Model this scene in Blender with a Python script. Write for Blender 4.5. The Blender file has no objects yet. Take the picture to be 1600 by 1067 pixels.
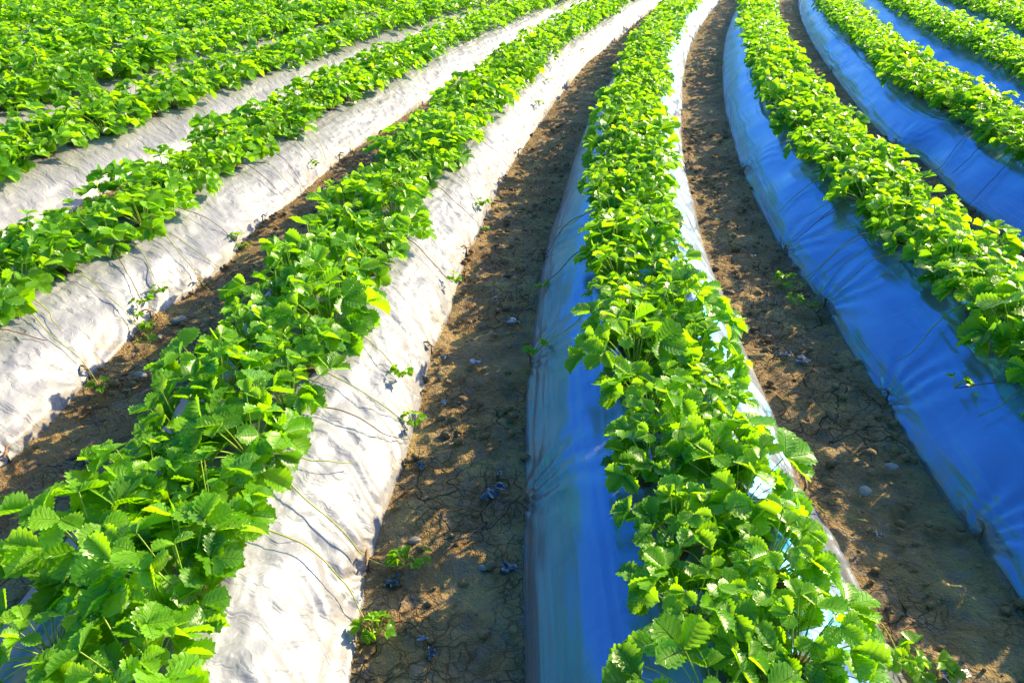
import bpy, math, random
import numpy as np
from mathutils import Matrix, Vector, Quaternion
random.seed(7); RNG = np.random.RandomState(11)
sc = bpy.context.scene
COL = sc.collection
PITCH, ROLL = 0.5173754579667988, -0.005009144750564314
H = 1.5                                    # eye height above the furrows, metres

# ------------------------------------------------------------------ numeric helpers
def _hash(ix, iy, seed):
    h = (ix.astype(np.int64) * 374761393 + iy.astype(np.int64) * 668265263 + seed * 2147483647) & 0xffffffff
    h = ((h ^ (h >> 13)) * 1274126177) & 0xffffffff
    return ((h ^ (h >> 16)) & 0xffff) / 65535.0
def vnoise(x, y, seed=0):
    ix, iy = np.floor(x), np.floor(y); fx, fy = x - ix, y - iy
    fx = fx * fx * fx * (fx * (fx * 6 - 15) + 10); fy = fy * fy * fy * (fy * (fy * 6 - 15) + 10)
    a, b = _hash(ix, iy, seed), _hash(ix + 1, iy, seed); c, d = _hash(ix, iy + 1, seed), _hash(ix + 1, iy + 1, seed)
    return ((a + (b - a) * fx) * (1 - fy) + (c + (d - c) * fx) * fy) * 2 - 1
def fbm(x, y, seed=0, oct=4, gain=.5):
    r = 0; a = 1.0
    for o in range(oct):
        r = r + a * vnoise(x * 2 ** o + 17.3 * o, y * 2 ** o - 9.1 * o, seed + o); a *= gain
    return r
def sstep(a, b, x):
    t = np.clip((x - a) / (b - a), 0, 1); return t * t * (3 - 2 * t)

# ------------------------------------------------------------------ the curve the beds follow (plan, metres)
CO = [0.00405965133018048, 0.10711531818101884, -0.24333768236814038, 0.36940731283209494, -0.3170864890274945, 0.3953147002535201]
_Y = np.linspace(-0.3, 12.0, 2400); _X = np.polyval(CO, np.log(_Y + 1.2))
def _extend(X, Y):
    d0 = np.array([X[1] - X[0], Y[1] - Y[0]]); d0 /= np.hypot(*d0)
    d1 = np.array([X[-1] - X[-2], Y[-1] - Y[-2]]); d1 /= np.hypot(*d1)
    a = np.linspace(2.0, 0.01, 60)[:, None]; b = np.linspace(0.02, 5, 80)[:, None]
    A = np.array([X[0], Y[0]]) - a * d0; B = np.array([X[-1], Y[-1]]) + b * d1
    return np.concatenate([A, np.stack([X, Y], 1), B])
REF = _extend(_X, _Y) * H
_seg = np.hypot(*np.diff(REF, axis=0).T)
_i0 = 60
RS = np.concatenate([[0], np.cumsum(_seg)]); RS -= RS[_i0]
_T = np.gradient(REF, axis=0); _T /= np.hypot(_T[:, 0], _T[:, 1])[:, None]
def ref_at(s):
    x = np.interp(s, RS, REF[:, 0]); y = np.interp(s, RS, REF[:, 1])
    tx = np.interp(s, RS, _T[:, 0]); ty = np.interp(s, RS, _T[:, 1]); n = np.hypot(tx, ty)
    return x, y, tx / n, ty / n
def to_plan(s, d):
    x, y, tx, ty = ref_at(s)
    return x + d * ty, y - d * tx
_CS = np.linspace(RS[0], RS[-1], 700); _CX, _CY, _, _ = ref_at(_CS)
def from_plan(x, y):
    x = np.atleast_1d(np.asarray(x, float)); y = np.atleast_1d(np.asarray(y, float))
    S = np.empty(len(x))
    for a in range(0, len(x), 20000):
        xx, yy = x[a:a + 20000], y[a:a + 20000]
        S[a:a + 20000] = _CS[((xx[:, None] - _CX[None]) ** 2 + (yy[:, None] - _CY[None]) ** 2).argmin(1)]
    for _ in range(2):
        rx, ry, tx, ty = ref_at(S); S = S + (x - rx) * tx + (y - ry) * ty
    rx, ry, tx, ty = ref_at(S)
    return S, (x - rx) * ty - (y - ry) * tx
OFF = {-2: -1.7209686701369373, -1: -.8589733676694968, 0: 0., 1: .8667965177315866, 2: 1.7499837773077116}
def shrink(s): return 1 / (1 + .3729596550161388 * np.clip(s / H, -1, 14) / 10)
def bed_off(k):
    if k in OFF: return OFF[k]
    return OFF[2] + (k - 2) * .875 if k > 2 else OFF[-2] + (k + 2) * .86
HW0 = .5917612561355163 / 2
BH = .235                                  # height of a bed
PN = 2.5
def prof(u):                                # cross-section: crowned top, flanks about 60 degrees steep, tucked in at the foot
    u = np.clip(np.abs(u), 0, 1); return (1 - u ** 2.3) ** .95
BEDS = list(range(-11, 7))
# where the film edges were measured, they follow the measurements
EDGE = {}
EDGE[(-1,1)]=[(1043,0),(1002,30),(969,61),(918,98),(888,135),(857,175),(820,230),(780,290),(766,331),(746,370),(729,397),(709,478),(675,552),(662,613),(645,674),(640,707),(609,789),(585,865),(571,913),(551,1067)]
EDGE[(0,-1)]=[(894,256),(874,324),(862,353),(844,428),(834,502),(827,569),(819,637),(820,708),(818,783),(815,848),(817,1010)]
EDGE[(0,1)]=[(1121,7),(1094,44),(1077,81),(1070,111),(1067,162),(1065,202),(1073,273),(1087,324),(1094,360),(1111,417),(1144,498),(1185,590),(1202,630),(1225,687),(1253,769),(1294,814),(1321,869),(1345,910),(1370,965),(1394,1016)]
EDGE[(1,-1)]=[(1134,57),(1129,91),(1129,142),(1136,189),(1148,233),(1161,270),(1178,310),(1198,351),(1225,397),(1262,448),(1289,482),(1330,552),(1384,627),(1428,704),(1473,769),(1531,841),(1597,944)]
EDGE[(2,-1)]=[(1247,0),(1252,30),(1269,67),(1296,108),(1323,145),(1354,186),(1397,229),(1435,246),(1495,307),(1563,358)]
EDGE[(-2,1)]=[(658,165),(597,206),(540,243),(469,307),(408,350),(344,428),(314,448),(236,498),(145,586),(67,671),(20,720)]
EDGE_FIX = {}
def _measured():
    for (k, sd_), l in EDGE.items():
        S_ = []; D_ = []
        for px, py in l:
            a, b_ = (px - 800) / 1200, -(py - 533.5) / 1200
            c_, s_ = math.cos(ROLL), math.sin(ROLL); a, b_ = c_ * a - s_ * b_, s_ * a + c_ * b_
            t = H / (math.sin(PITCH) - b_ * math.cos(PITCH)); x_, y_ = a * t, (math.cos(PITCH) + b_ * math.sin(PITCH)) * t
            s1, d1 = from_plan(x_, y_); S_.append(s1[0]); D_.append(d1[0] - (bed_off(k) + sd_ * HW0) * shrink(s1[0]) * H)
        o_ = np.argsort(S_); EDGE_FIX[(k, sd_)] = (np.array(S_)[o_], np.array(D_)[o_])
def edge_wob(k, side, s):
    if (k, side) in EDGE_FIX: return sum(np.interp(s + q, *EDGE_FIX[(k, side)]) for q in (-.08, 0, .08)) / 3
    return .018 * fbm(s * 1.1 + 31 * k, s * 0 + 7 * side, 50 + k * 3 + side, 3) * H / 1.5
def bed_lr(k, s):
    sh = shrink(s) * H
    c = bed_off(k) * sh
    return c - HW0 * sh + edge_wob(k, -1, s), c + HW0 * sh + edge_wob(k, 1, s)
_measured()
def surf_z(x, y):
    """height of the ideal film surface (0 in the furrows) at plan points"""
    s, d = from_plan(x, y); z = np.zeros(len(s))
    for k in BEDS:
        l, r = bed_lr(k, s); u = np.abs((d - (l + r) / 2) / ((r - l) / 2))
        z = np.where(u < 1, BH * prof(u), z)
    return z

# ------------------------------------------------------------------ camera
CAMP = np.array([0., 0., H])
F_ = np.array([0, math.cos(PITCH), -math.sin(PITCH)]); X_ = np.array([1., 0, 0]); U_ = np.array([0, math.sin(PITCH), math.cos(PITCH)])
RV = math.cos(ROLL) * X_ + math.sin(ROLL) * U_; UV_ = -math.sin(ROLL) * X_ + math.cos(ROLL) * U_
cam = bpy.data.cameras.new('camera'); camo = bpy.data.objects.new('camera', cam); COL.objects.link(camo)
cam.sensor_width = 36; cam.lens = 27.0; cam.clip_end = 500; cam.clip_start = .02
m = Matrix.Identity(4)
for i in range(3): m[i][0] = RV[i]; m[i][1] = UV_[i]; m[i][2] = -F_[i]; m[i][3] = CAMP[i]
camo.matrix_world = m; sc.camera = camo
def project(P):
    q = np.atleast_2d(P) - CAMP; d = q @ F_; d = np.where(d < .05, .05, d)
    return 800 + 1200 * (q @ RV) / d, 533.5 - 1200 * (q @ UV_) / d, q @ F_
def at(px, py, zmin=0.0):
    """the place on the beds or furrows that a photo pixel shows (authoring aid)"""
    d = F_ + RV * (px - 800) / 1200 - UV_ * (py - 533.5) / 1200
    t0 = (0.30 - H) / d[2]; t1 = (zmin - H) / d[2]
    T = np.linspace(t0, t1, 260); P = CAMP + T[:, None] * d
    z = surf_z(P[:, 0], P[:, 1]); hit = np.nonzero(P[:, 2] <= z + 1e-4)[0]
    p = P[hit[0]] if len(hit) else P[-1]
    return np.array([p[0], p[1], max(p[2], 0)])

# ------------------------------------------------------------------ light
SUN_AZ, SUN_EL = math.radians(53), math.radians(25)      # azimuth clockwise from +Y (ahead)
w = bpy.data.worlds.new('World'); sc.world = w; w.use_nodes = True
nt = w.node_tree; nt.nodes.clear()
sky = nt.nodes.new('ShaderNodeTexSky'); sky.sky_type = 'NISHITA'; sky.sun_disc = False
sky.sun_elevation = SUN_EL; sky.sun_rotation = SUN_AZ; sky.air_density = 1.0; sky.dust_density = 2.0; sky.ozone_density = 2.6
hsv = nt.nodes.new('ShaderNodeHueSaturation'); hsv.inputs['Saturation'].default_value = 1.4
mul = nt.nodes.new('ShaderNodeMix'); mul.data_type = 'RGBA'; mul.blend_type = 'MULTIPLY'; mul.inputs[0].default_value = 1; mul.inputs[7].default_value = (.90, .96, 1.06, 1)
bg = nt.nodes.new('ShaderNodeBackground'); bg.inputs[1].default_value = .148
out = nt.nodes.new('ShaderNodeOutputWorld')
nt.links.new(sky.outputs[0], mul.inputs[6]); nt.links.new(mul.outputs[2], hsv.inputs['Color']); nt.links.new(hsv.outputs[0], bg.inputs[0]); nt.links.new(bg.outputs[0], out.inputs[0])
sl = bpy.data.lights.new('sun', 'SUN'); sl.energy = 4.5; sl.angle = math.radians(.5); sl.color = (1, .83, .47)
so = bpy.data.objects.new('sun', sl); COL.objects.link(so)
sd = Vector((math.sin(SUN_AZ) * math.cos(SUN_EL), math.cos(SUN_AZ) * math.cos(SUN_EL), math.sin(SUN_EL)))
so.rotation_euler = sd.to_track_quat('Z', 'Y').to_euler(); so.location = sd * 20
sc.view_settings.view_transform = 'Standard'; sc.view_settings.look = 'None'; sc.view_settings.exposure = 1.3; sc.view_settings.gamma = 1
sc.cycles.max_bounces = 6; sc.cycles.transparent_max_bounces = 8

# ------------------------------------------------------------------ materials
class NB:
    def __init__(s, name):
        s.m = bpy.data.materials.new(name); s.m.use_nodes = True; s.t = s.m.node_tree; s.t.nodes.clear()
        s.out = s.n('ShaderNodeOutputMaterial')
    def n(s, t, **k):
        o = s.t.nodes.new(t)
        for a, b in k.items():
            if hasattr(o, a): setattr(o, a, b)
            else: s.i(o, a.replace('_', ' '), b)
        return o
    def i(s, o, name, v):
        sock = o.inputs[name]
        if hasattr(v, 'is_output') or hasattr(v, 'links'): s.t.links.new(v, sock)
        else: sock.default_value = v
    def noise(s, vec, scale, detail=3, rough=.5, dist=0.):
        o = s.n('ShaderNodeTexNoise'); s.i(o, 'Vector', vec); s.i(o, 'Scale', scale); s.i(o, 'Detail', detail); s.i(o, 'Roughness', rough); s.i(o, 'Distortion', dist)
        return o.outputs['Fac']
    def ramp(s, fac, pts):
        o = s.n('ShaderNodeValToRGB'); s.i(o, 'Fac', fac); e = o.color_ramp.elements
        while len(e) < len(pts): e.new(.5)
        for q, (p, c) in zip(e, pts):
            q.position = p; q.color = (c, c, c, 1) if isinstance(c, (int, float)) else (*c, 1)
        return o.outputs[0]
    def mix(s, f, a, b, mode='MIX'):
        o = s.n('ShaderNodeMix'); o.data_type = 'RGBA'; o.blend_type = mode
        for nm, v in ((0, f), (6, a), (7, b)):
            if hasattr(v, 'links'): s.t.links.new(v, o.inputs[nm])
            else: o.inputs[nm].default_value = v if nm == 0 else (*v, 1)
        return o.outputs[2]
    def math(s, op, a, b=0., c=None):
        o = s.n('ShaderNodeMath'); o.operation = op
        for j, v in enumerate((a, b) if c is None else (a, b, c)):
            if hasattr(v, 'links'): s.t.links.new(v, o.inputs[j])
            else: o.inputs[j].default_value = v
        return o.outputs[0]
    def bump(s, h, dist, strength=1., normal=None):
        o = s.n('ShaderNodeBump'); s.i(o, 'Height', h); s.i(o, 'Distance', dist); s.i(o, 'Strength', strength)
        if normal is not None: s.i(o, 'Normal', normal)
        return o.outputs[0]
    def mapping(s, vec, scale=(1, 1, 1), rot=(0, 0, 0)):
        o = s.n('ShaderNodeMapping'); s.i(o, 'Vector', vec); o.inputs['Scale'].default_value = scale; o.inputs['Rotation'].default_value = rot
        return o.outputs[0]
    def surf(s, sh): s.t.links.new(sh, s.out.inputs['Surface'])

def mat_film(blue):  # lit and shaded copies of one film; blue stands for skylit shade
    b = NB('shade_blue_mulch_film' if blue else 'sunlit_mulch_film'); tc = b.n('ShaderNodeTexCoord'); uv = tc.outputs['UV']
    ob = tc.outputs['Object']
    cr = b.noise(b.mapping(uv, (1, 1, 1)), 42, 4, .55, .6)
    ln = b.noise(b.mapping(uv, (1.0, 40, 1)), 2.0, 3, .6)
    hgt = b.math('ADD', b.math('MULTIPLY', cr, .7), b.math('MULTIPLY', ln, .2))
    ridg = b.math('ABSOLUTE', b.math('SUBTRACT', b.noise(uv, 11, 2, .5, .3), .5))
    wn = b.n('ShaderNodeTexNoise'); b.i(wn, 'Vector', uv); b.i(wn, 'Scale', 9.); b.i(wn, 'Detail', 3.)
    wd = b.n('ShaderNodeVectorMath'); wd.operation = 'MULTIPLY_ADD'; b.t.links.new(wn.outputs['Color'], wd.inputs[0]); wd.inputs[1].default_value = (.12, .12, 0); b.t.links.new(uv, wd.inputs[2])
    va = b.n('ShaderNodeTexVoronoi'); b.i(va, 'Vector', b.mapping(wd.outputs[0], (1, .35, 1))); b.i(va, 'Scale', 15.)
    vb = b.n('ShaderNodeTexVoronoi'); vb.feature = 'SMOOTH_F1'; b.i(vb, 'Vector', b.mapping(wd.outputs[0], (1, .4, 1), (0, 0, .35))); b.i(vb, 'Scale', 34.)
    crs = b.n('ShaderNodeAttribute', attribute_name='crease').outputs['Fac']; plt = b.n('ShaderNodeAttribute', attribute_name='pleat').outputs['Fac']
    fac = b.math('MULTIPLY', b.math('ADD', va.outputs['Distance'], b.math('MULTIPLY', vb.outputs['Distance'], .4)), crs)
    n1 = b.bump(fac, .021, .8)
    n1 = b.bump(b.math('MULTIPLY', b.math('MULTIPLY', b.noise(b.mapping(uv, (.9, 26, 1)), 2.0, 2, .5, .3), plt), b.ramp(b.noise(uv, 2.5, 2, .5), [(.38, .1), (.62, 1.)])), .014, .9, n1)
    dl = b.noise(b.mapping(wd.outputs[0], (30, 2.2, 1), (0, 0, .12)), 1.0, 3, .55)
    n1 = b.bump(b.math('MULTIPLY', b.math('ABSOLUTE', b.math('SUBTRACT', dl, .5)), crs), .016, .8, n1)
    n2 = b.bump(hgt, .0018, .9, n1)
    at_ = b.n('ShaderNodeAttribute', attribute_name='edge'); ed = at_.outputs['Fac']
    dn = b.noise(ob, 9, 4, .65)
    dirt = b.math('MULTIPLY', b.ramp(dn, [(.42, 0.), (.7, 1.)]), ed)
    spots = b.ramp(b.noise(ob, 55, 2, .5), [(.66, 0.), (.74, .35)])
    dirt = b.math('MINIMUM', b.math('ADD', b.math('MULTIPLY', dirt, .75), b.math('MULTIPLY', spots, .5)), 1.)
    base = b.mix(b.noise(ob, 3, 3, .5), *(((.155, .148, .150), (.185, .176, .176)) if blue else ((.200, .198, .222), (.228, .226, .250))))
    col = b.mix(dirt, base, (.30, .22, .14))
    p = b.n('ShaderNodeBsdfPrincipled'); b.i(p, 'Base Color', col); b.i(p, 'Normal', n2)
    b.i(p, 'Metallic', b.math('MULTIPLY', b.math('SUBTRACT', 1., dirt), .0))
    b.i(p, 'Roughness', b.ramp(b.noise(uv, 5, 3, .5), [(.3, .46), (.7, .60)])); p.inputs['Specular IOR Level'].default_value = .3 if blue else .22; p.inputs['Coat Weight'].default_value = .22 if blue else .08; p.inputs['Coat Roughness'].default_value = .2; b.i(p, 'Coat Normal', n2)
    gl = b.n('ShaderNodeBsdfAnisotropic'); b.i(gl, 'Color', b.mix(dirt, (.01, .41, 1.0) if blue else (.42, .46, .55), (.25, .18, .12))); b.i(gl, 'Roughness', .24 if blue else .40); b.i(gl, 'Normal', b.bump(hgt, .0012, .7))   # sky-blue of the shaded flanks put into the gloss colour
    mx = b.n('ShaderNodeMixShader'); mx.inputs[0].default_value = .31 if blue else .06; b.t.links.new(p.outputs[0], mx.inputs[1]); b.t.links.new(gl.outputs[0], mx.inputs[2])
    b.surf(mx.outputs[0]); return b.m

def mat_soil(name='furrow_soil', clod=False):
    b = NB(name); tc = b.n('ShaderNodeTexCoord'); ob = tc.outputs['Object']
    wob = b.n('ShaderNodeTexNoise'); b.i(wob, 'Vector', ob); b.i(wob, 'Scale', 6.); b.i(wob, 'Detail', 3.)
    dv = b.n('ShaderNodeVectorMath'); dv.operation = 'MULTIPLY_ADD'
    b.t.links.new(wob.outputs['Color'], dv.inputs[0]); dv.inputs[1].default_value = (.16, .16, .16); b.t.links.new(ob, dv.inputs[2])
    wv = dv.outputs[0]
    vo = b.n('ShaderNodeTexVoronoi'); vo.feature = 'DISTANCE_TO_EDGE'; b.i(vo, 'Vector', wv); b.i(vo, 'Scale', 8.)
    crack = b.ramp(vo.outputs['Distance'], [(0., 0.), (.022, 1.)])
    vs = b.n('ShaderNodeTexVoronoi'); vs.feature = 'DISTANCE_TO_EDGE'; b.i(vs, 'Vector', wv); b.i(vs, 'Scale', 27.)
    crack2 = b.ramp(vs.outputs['Distance'], [(0., .55), (.05, 1.)])
    cmask = b.ramp(b.noise(ob, 2.2, 2), [(.42, 1.), (.58, 0.)])
    crk = b.math('MULTIPLY', b.math('MAXIMUM', crack, b.math('MULTIPLY', cmask, .9)), b.math('MAXIMUM', crack2, cmask))
    n1 = b.noise(ob, 5, 5, .6); n2 = b.noise(ob, 38, 5, .65); n3 = b.noise(ob, 150, 3, .6)
    c = b.ramp(n1, [(.32, (.15, .075, .034)), (.5, (.34, .205, .080)), (.68, (.50, .35, .13))])
    c = b.mix(b.ramp(n2, [(.35, .0), (.7, .6)]), c, (.44, .31, .15))
    c = b.mix(b.ramp(b.noise(ob, 17, 4, .7), [(.48, 0.), (.66, .7)]), c, (.26, .21, .16))
    moss = b.math('MULTIPLY', b.ramp(b.noise(ob, 3.3, 4, .65, .5), [(.54, 0.), (.68, .45)]), b.ramp(n2, [(.35, .2), (.6, .8)]))
    c = b.mix(moss, c, (.20, .17, .030))
    if clod: pass
    else: c = b.mix(crk, (.11, .062, .032), c)
    p = b.n('ShaderNodeBsdfPrincipled'); b.i(p, 'Base Color', c); b.i(p, 'Roughness', b.ramp(n2, [(.3, .55), (.7, .9)])); p.inputs['Specular IOR Level'].default_value = .08
    hh = b.math('ADD', b.math('MULTIPLY', n2, 1.), b.math('MULTIPLY', n3, .35))
    if not clod: hh = b.math('ADD', hh, b.math('MULTIPLY', crk, .5))
    b.i(p, 'Normal', b.bump(hh, .035, 1.)); b.surf(p.outputs[0]); return b.m

def mat_leaf(name='strawberry_leaf'):
    b = NB(name); tc = b.n('ShaderNodeTexCoord'); uv = tc.outputs['UV']
    sp = b.n('ShaderNodeSeparateXYZ'); b.i(sp, 'Vector', uv)
    u, v = sp.outputs[0], sp.outputs[1]
    at_ = b.n('ShaderNodeAttribute', attribute_name='tint').outputs['Fac']
    oi = b.n('ShaderNodeObjectInfo').outputs['Random']
    au = b.math('ABSOLUTE', b.math('SUBTRACT', u, .5))                # 0 midrib .5 edge
    ph = b.math('FRACT', b.math('MULTIPLY', b.math('SUBTRACT', v, b.math('MULTIPLY', au, .45)), 9.))
    side = b.ramp(b.math('ABSOLUTE', b.math('SUBTRACT', ph, .5)), [(.40, 0.), (.5, .8)])
    mid = b.ramp(au, [(0., 1.), (.022, 0.)])
    vein = b.math('MAXIMUM', side, mid)
    tv = b.math('ADD', b.math('MULTIPLY', at_, .75), b.math('MULTIPLY', oi, .25))
    ca = b.ramp(tv, [(0., (.035, .16, .004)), (.5, (.13, .36, .004)), (1., (.22, .50, .006))])
    mott = b.noise(tc.outputs['Object'], 60, 3, .6)
    ca = b.mix(b.ramp(mott, [(.3, 0.), (.8, .4)]), ca, (.15, .30, .008))
    ca = b.mix(b.math('MULTIPLY', vein, .35), ca, (.22, .36, .08))
    bf = b.n('ShaderNodeNewGeometry').outputs['Backfacing']
    ca = b.mix(b.math('MULTIPLY', bf, .45), ca, (.20, .32, .14))
    ct = b.ramp(tv, [(0., (.20, .56, .001)), (.5, (.44, .86, .001)), (1., (.58, .97, .001))])
    ct = b.mix(b.math('MULTIPLY', vein, .4), ct, (.12, .40, .01))
    p = b.n('ShaderNodeBsdfPrincipled'); b.i(p, 'Base Color', ca); p.inputs['Roughness'].default_value = .33; p.inputs['Specular IOR Level'].default_value = .58
    hb = b.math('SUBTRACT', b.math('MULTIPLY', mott, .3), vein)
    b.i(p, 'Normal', b.bump(hb, .0022, .8))
    tr = b.n('ShaderNodeBsdfTranslucent'); b.i(tr, 'Color', ct)
    mx = b.n('ShaderNodeMixShader'); mx.inputs[0].default_value = .50
    b.t.links.new(p.outputs[0], mx.inputs[1]); b.t.links.new(tr.outputs[0], mx.inputs[2]); b.surf(mx.outputs[0]); return b.m

def mat_simple(name, a, c2=None, rough=.6, scale=30, bump=.002, metallic=0., spec=.4):
    b = NB(name); tc = b.n('ShaderNodeTexCoord'); n = b.noise(tc.outputs['Object'], scale, 4, .6)
    p = b.n('ShaderNodeBsdfPrincipled'); b.i(p, 'Base Color', b.mix(b.ramp(n, [(.35, 0.), (.65, 1.)]), a, c2 or a))
    p.inputs['Roughness'].default_value = rough; p.inputs['Metallic'].default_value = metallic; p.inputs['Specular IOR Level'].default_value = spec
    b.i(p, 'Normal', b.bump(n, bump, .8)); b.surf(p.outputs[0]); return b.m
def mat_stalk(name, a, c2):
    b = NB(name); tc = b.n('ShaderNodeTexCoord'); n = b.noise(tc.outputs['Object'], 14, 2, .5)
    col = b.mix(b.ramp(n, [(.4, 0.), (.6, 1.)]), a, c2)
    p = b.n('ShaderNodeBsdfPrincipled'); b.i(p, 'Base Color', col); p.inputs['Roughness'].default_value = .45
    tr = b.n('ShaderNodeBsdfTranslucent'); b.i(tr, 'Color', col); mx = b.n('ShaderNodeMixShader'); mx.inputs[0].default_value = .3
    b.t.links.new(p.outputs[0], mx.inputs[1]); b.t.links.new(tr.outputs[0], mx.inputs[2]); b.surf(mx.outputs[0]); return b.m

M = dict(film=mat_film(True), white=mat_film(False), soil=mat_soil(), clod=mat_soil('loose_soil', True), leaf=mat_leaf(),  # film is the shade-blue copy, white the sunlit copy
         stalk=mat_stalk('leaf_stalk_green', (.34, .52, .06), (.48, .58, .08)),
         crown=mat_stalk('crown_scales', (.36, .09, .03), (.30, .19, .06)),
         run_g=mat_stalk('runner_green', (.34, .42, .04), (.50, .48, .07)),
         run_r=mat_stalk('runner_red', (.22, .07, .03), (.24, .17, .06)),
         hole=mat_simple('compost_soil', (.035, .022, .013), (.11, .065, .035), .9, 60, .006),
         scrap=mat_simple('dark_plastic_scrap', (.014, .020, .028), (.03, .04, .05), .22, 20, .004, .3, .8),
         foil=mat_simple('pale_plastic_scrap', (.24, .235, .23), (.16, .16, .16), .3, 20, .004, .5, .8),
         stone=mat_simple('pebble_stone', (.20, .165, .13), (.30, .26, .21), .6, 25, .003),
         peg=mat_simple('peg_wood', (.30, .17, .08), (.16, .08, .04), .7, 50, .002))

# ------------------------------------------------------------------ mesh helpers
def link(name, me, parent=None, mat=None):
    o = bpy.data.objects.new(name, me); COL.objects.link(o)
    if mat is not None and me is not None and not me.materials: me.materials.append(mat)
    if parent is not None: o.parent = parent
    return o
def mesh_np(name, V, F, mats, smooth=True, uv=None, attrs=None, midx=None):
    """V (n,3); F list of (m,3|4) arrays; uv per vertex; attrs {name: per-vertex}"""
    me = bpy.data.meshes.new(name)
    F = [f for f in F if len(f)]
    nl = sum(f.size for f in F); nf = sum(len(f) for f in F)
    me.vertices.add(len(V)); me.vertices.foreach_set('co', np.ascontiguousarray(V, np.float32).ravel())
    me.loops.add(nl); me.polygons.add(nf)
    lv = np.concatenate([f.ravel() for f in F]).astype(np.int32); me.loops.foreach_set('vertex_index', lv)
    tot = np.concatenate([np.full(len(f), f.shape[1]) for f in F]).astype(np.int32)
    me.polygons.foreach_set('loop_start', np.concatenate([[0], np.cumsum(tot)[:-1]]).astype(np.int32))
    me.polygons.foreach_set('loop_total', tot)
    me.polygons.foreach_set('use_smooth', np.full(nf, smooth))
    if midx is not None: me.polygons.foreach_set('material_index', midx.astype(np.int32))
    for mm in mats: me.materials.append(mm)
    if uv is not None:
        l = me.uv_layers.new(name='UVMap'); l.data.foreach_set('uv', np.ascontiguousarray(uv[lv], np.float32).ravel())
    for k, a in (attrs or {}).items():
        at_ = me.attributes.new(k, 'FLOAT', 'POINT'); at_.data.foreach_set('value', np.ascontiguousarray(a, np.float32))
    me.update(calc_edges=True); me.validate(); return me
def grid_faces(nu, nv):
    i = np.arange(nu - 1)[:, None] * nv + np.arange(nv - 1)[None]; i = i.ravel()
    return np.stack([i, i + nv, i + nv + 1, i + 1], 1)
def tag(o, label=None, cat=None, group=None, kind=None):
    for k, v in (('label', label), ('category', cat), ('group', group), ('kind', kind)):
        if v: o[k] = v
    return o
def empty(name, loc, rz=0):
    o = bpy.data.objects.new(name, None); o.empty_display_size = .05; COL.objects.link(o); o.location = loc; o.rotation_euler = (0, 0, rz); return o
def tube(pts, r, sides=5):
    pts = np.asarray(pts, float); n = len(pts); r = np.broadcast_to(r, (n,)) if np.ndim(r) else np.full(n, r)
    T = np.gradient(pts, axis=0); T /= np.linalg.norm(T, axis=1)[:, None] + 1e-9
    up = np.array([0, 0, 1.]); A = np.cross(T, up); bad = np.linalg.norm(A, axis=1) < .1; A[bad] = np.cross(T[bad], [1., 0, 0])
    A /= np.linalg.norm(A, axis=1)[:, None]; B = np.cross(A, T)
    th = np.arange(sides) / sides * 2 * np.pi
    V = pts[:, None] + r[:, None, None] * (np.cos(th)[None, :, None] * A[:, None] + np.sin(th)[None, :, None] * B[:, None])
    V = V.reshape(-1, 3); i = np.arange(n - 1)[:, None] * sides; j = np.arange(sides)[None]; k = (j + 1) % sides
    F = np.stack([i + j, i + k, i + sides + k, i + sides + j], -1).reshape(-1, 4)
    return V, F
class Acc:
    def __init__(s): s.V = []; s.F3 = []; s.F4 = []; s.uv = []; s.t = []; s.n = 0; s.m3 = []; s.m4 = []
    def add(s, V, F, uv=None, t=0., mi=0):
        V = np.asarray(V); s.V.append(V); F = np.asarray(F)
        if F.shape[1] == 3: s.F3.append(F + s.n); s.m3.append(np.full(len(F), mi))
        else: s.F4.append(F + s.n); s.m4.append(np.full(len(F), mi))
        s.uv.append(uv if uv is not None else np.zeros((len(V), 2))); s.t.append(np.full(len(V), t) if np.ndim(t) == 0 else t); s.n += len(V)
    def mesh(s, name, mats, smooth=True):
        V = np.concatenate(s.V); F = []; mi = []
        if s.F3: F.append(np.concatenate(s.F3)); mi.append(np.concatenate(s.m3))
        if s.F4: F.append(np.concatenate(s.F4)); mi.append(np.concatenate(s.m4))
        return mesh_np(name, V, F, mats, smooth, np.concatenate(s.uv), {'tint': np.concatenate(s.t)}, np.concatenate(mi))

# ------------------------------------------------------------------ beds: soil ridges under plastic film
NAMES = {0: 'two-toned bed', 1: 'first all-blue bed', 2: 'second all-blue bed', 3: 'third all-blue bed', 4: 'fourth all-blue bed',
         5: 'fifth all-blue bed', 6: 'sixth all-blue bed'}
ORD = 'zeroth first second third fourth fifth sixth seventh eighth ninth tenth eleventh twelfth thirteenth fourteenth fifteenth sixteenth seventeenth eighteenth nineteenth'.split()
TENS = {2: 'twent', 3: 'thirt', 4: 'fort', 5: 'fift', 6: 'sixt', 7: 'sevent', 8: 'eight', 9: 'ninet'}
def ordinal(n):
    if n < 20: return ORD[n]
    a, b = divmod(n, 10); return TENS[a] + ('ieth' if b == 0 else 'y-' + ORD[b])
for q in range(1, 12): NAMES[-q] = ordinal(q) + ' white bed'
BED_LABEL = {0: 'raised bed under film shining blue on one flank and white on the other',
             -1: 'raised bed in crumpled sunlit white film beside the two-toned bed',
             1: 'raised bed in smooth film shining blue, first beyond the two-toned bed'}
PEGS = {(-1, 1): [(1002, 30), (820, 243), (780, 290), (729, 397), (675, 552), (571, 890)], (0, -1): [(851, 407), (827, 569), (817, 785)],
        (1, -1): [(1160, 270), (1230, 395), (1289, 480), (1384, 627), (1531, 841)], (-2, 1): [(530, 250), (413, 348), (314, 446), (236, 498), (145, 590), (20, 722)],
        (2, -1): [(1300, 112), (1395, 228)], (0, 1): [(1067, 180), (1144, 498), (1253, 769)]}
PEG_S = {}
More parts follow.
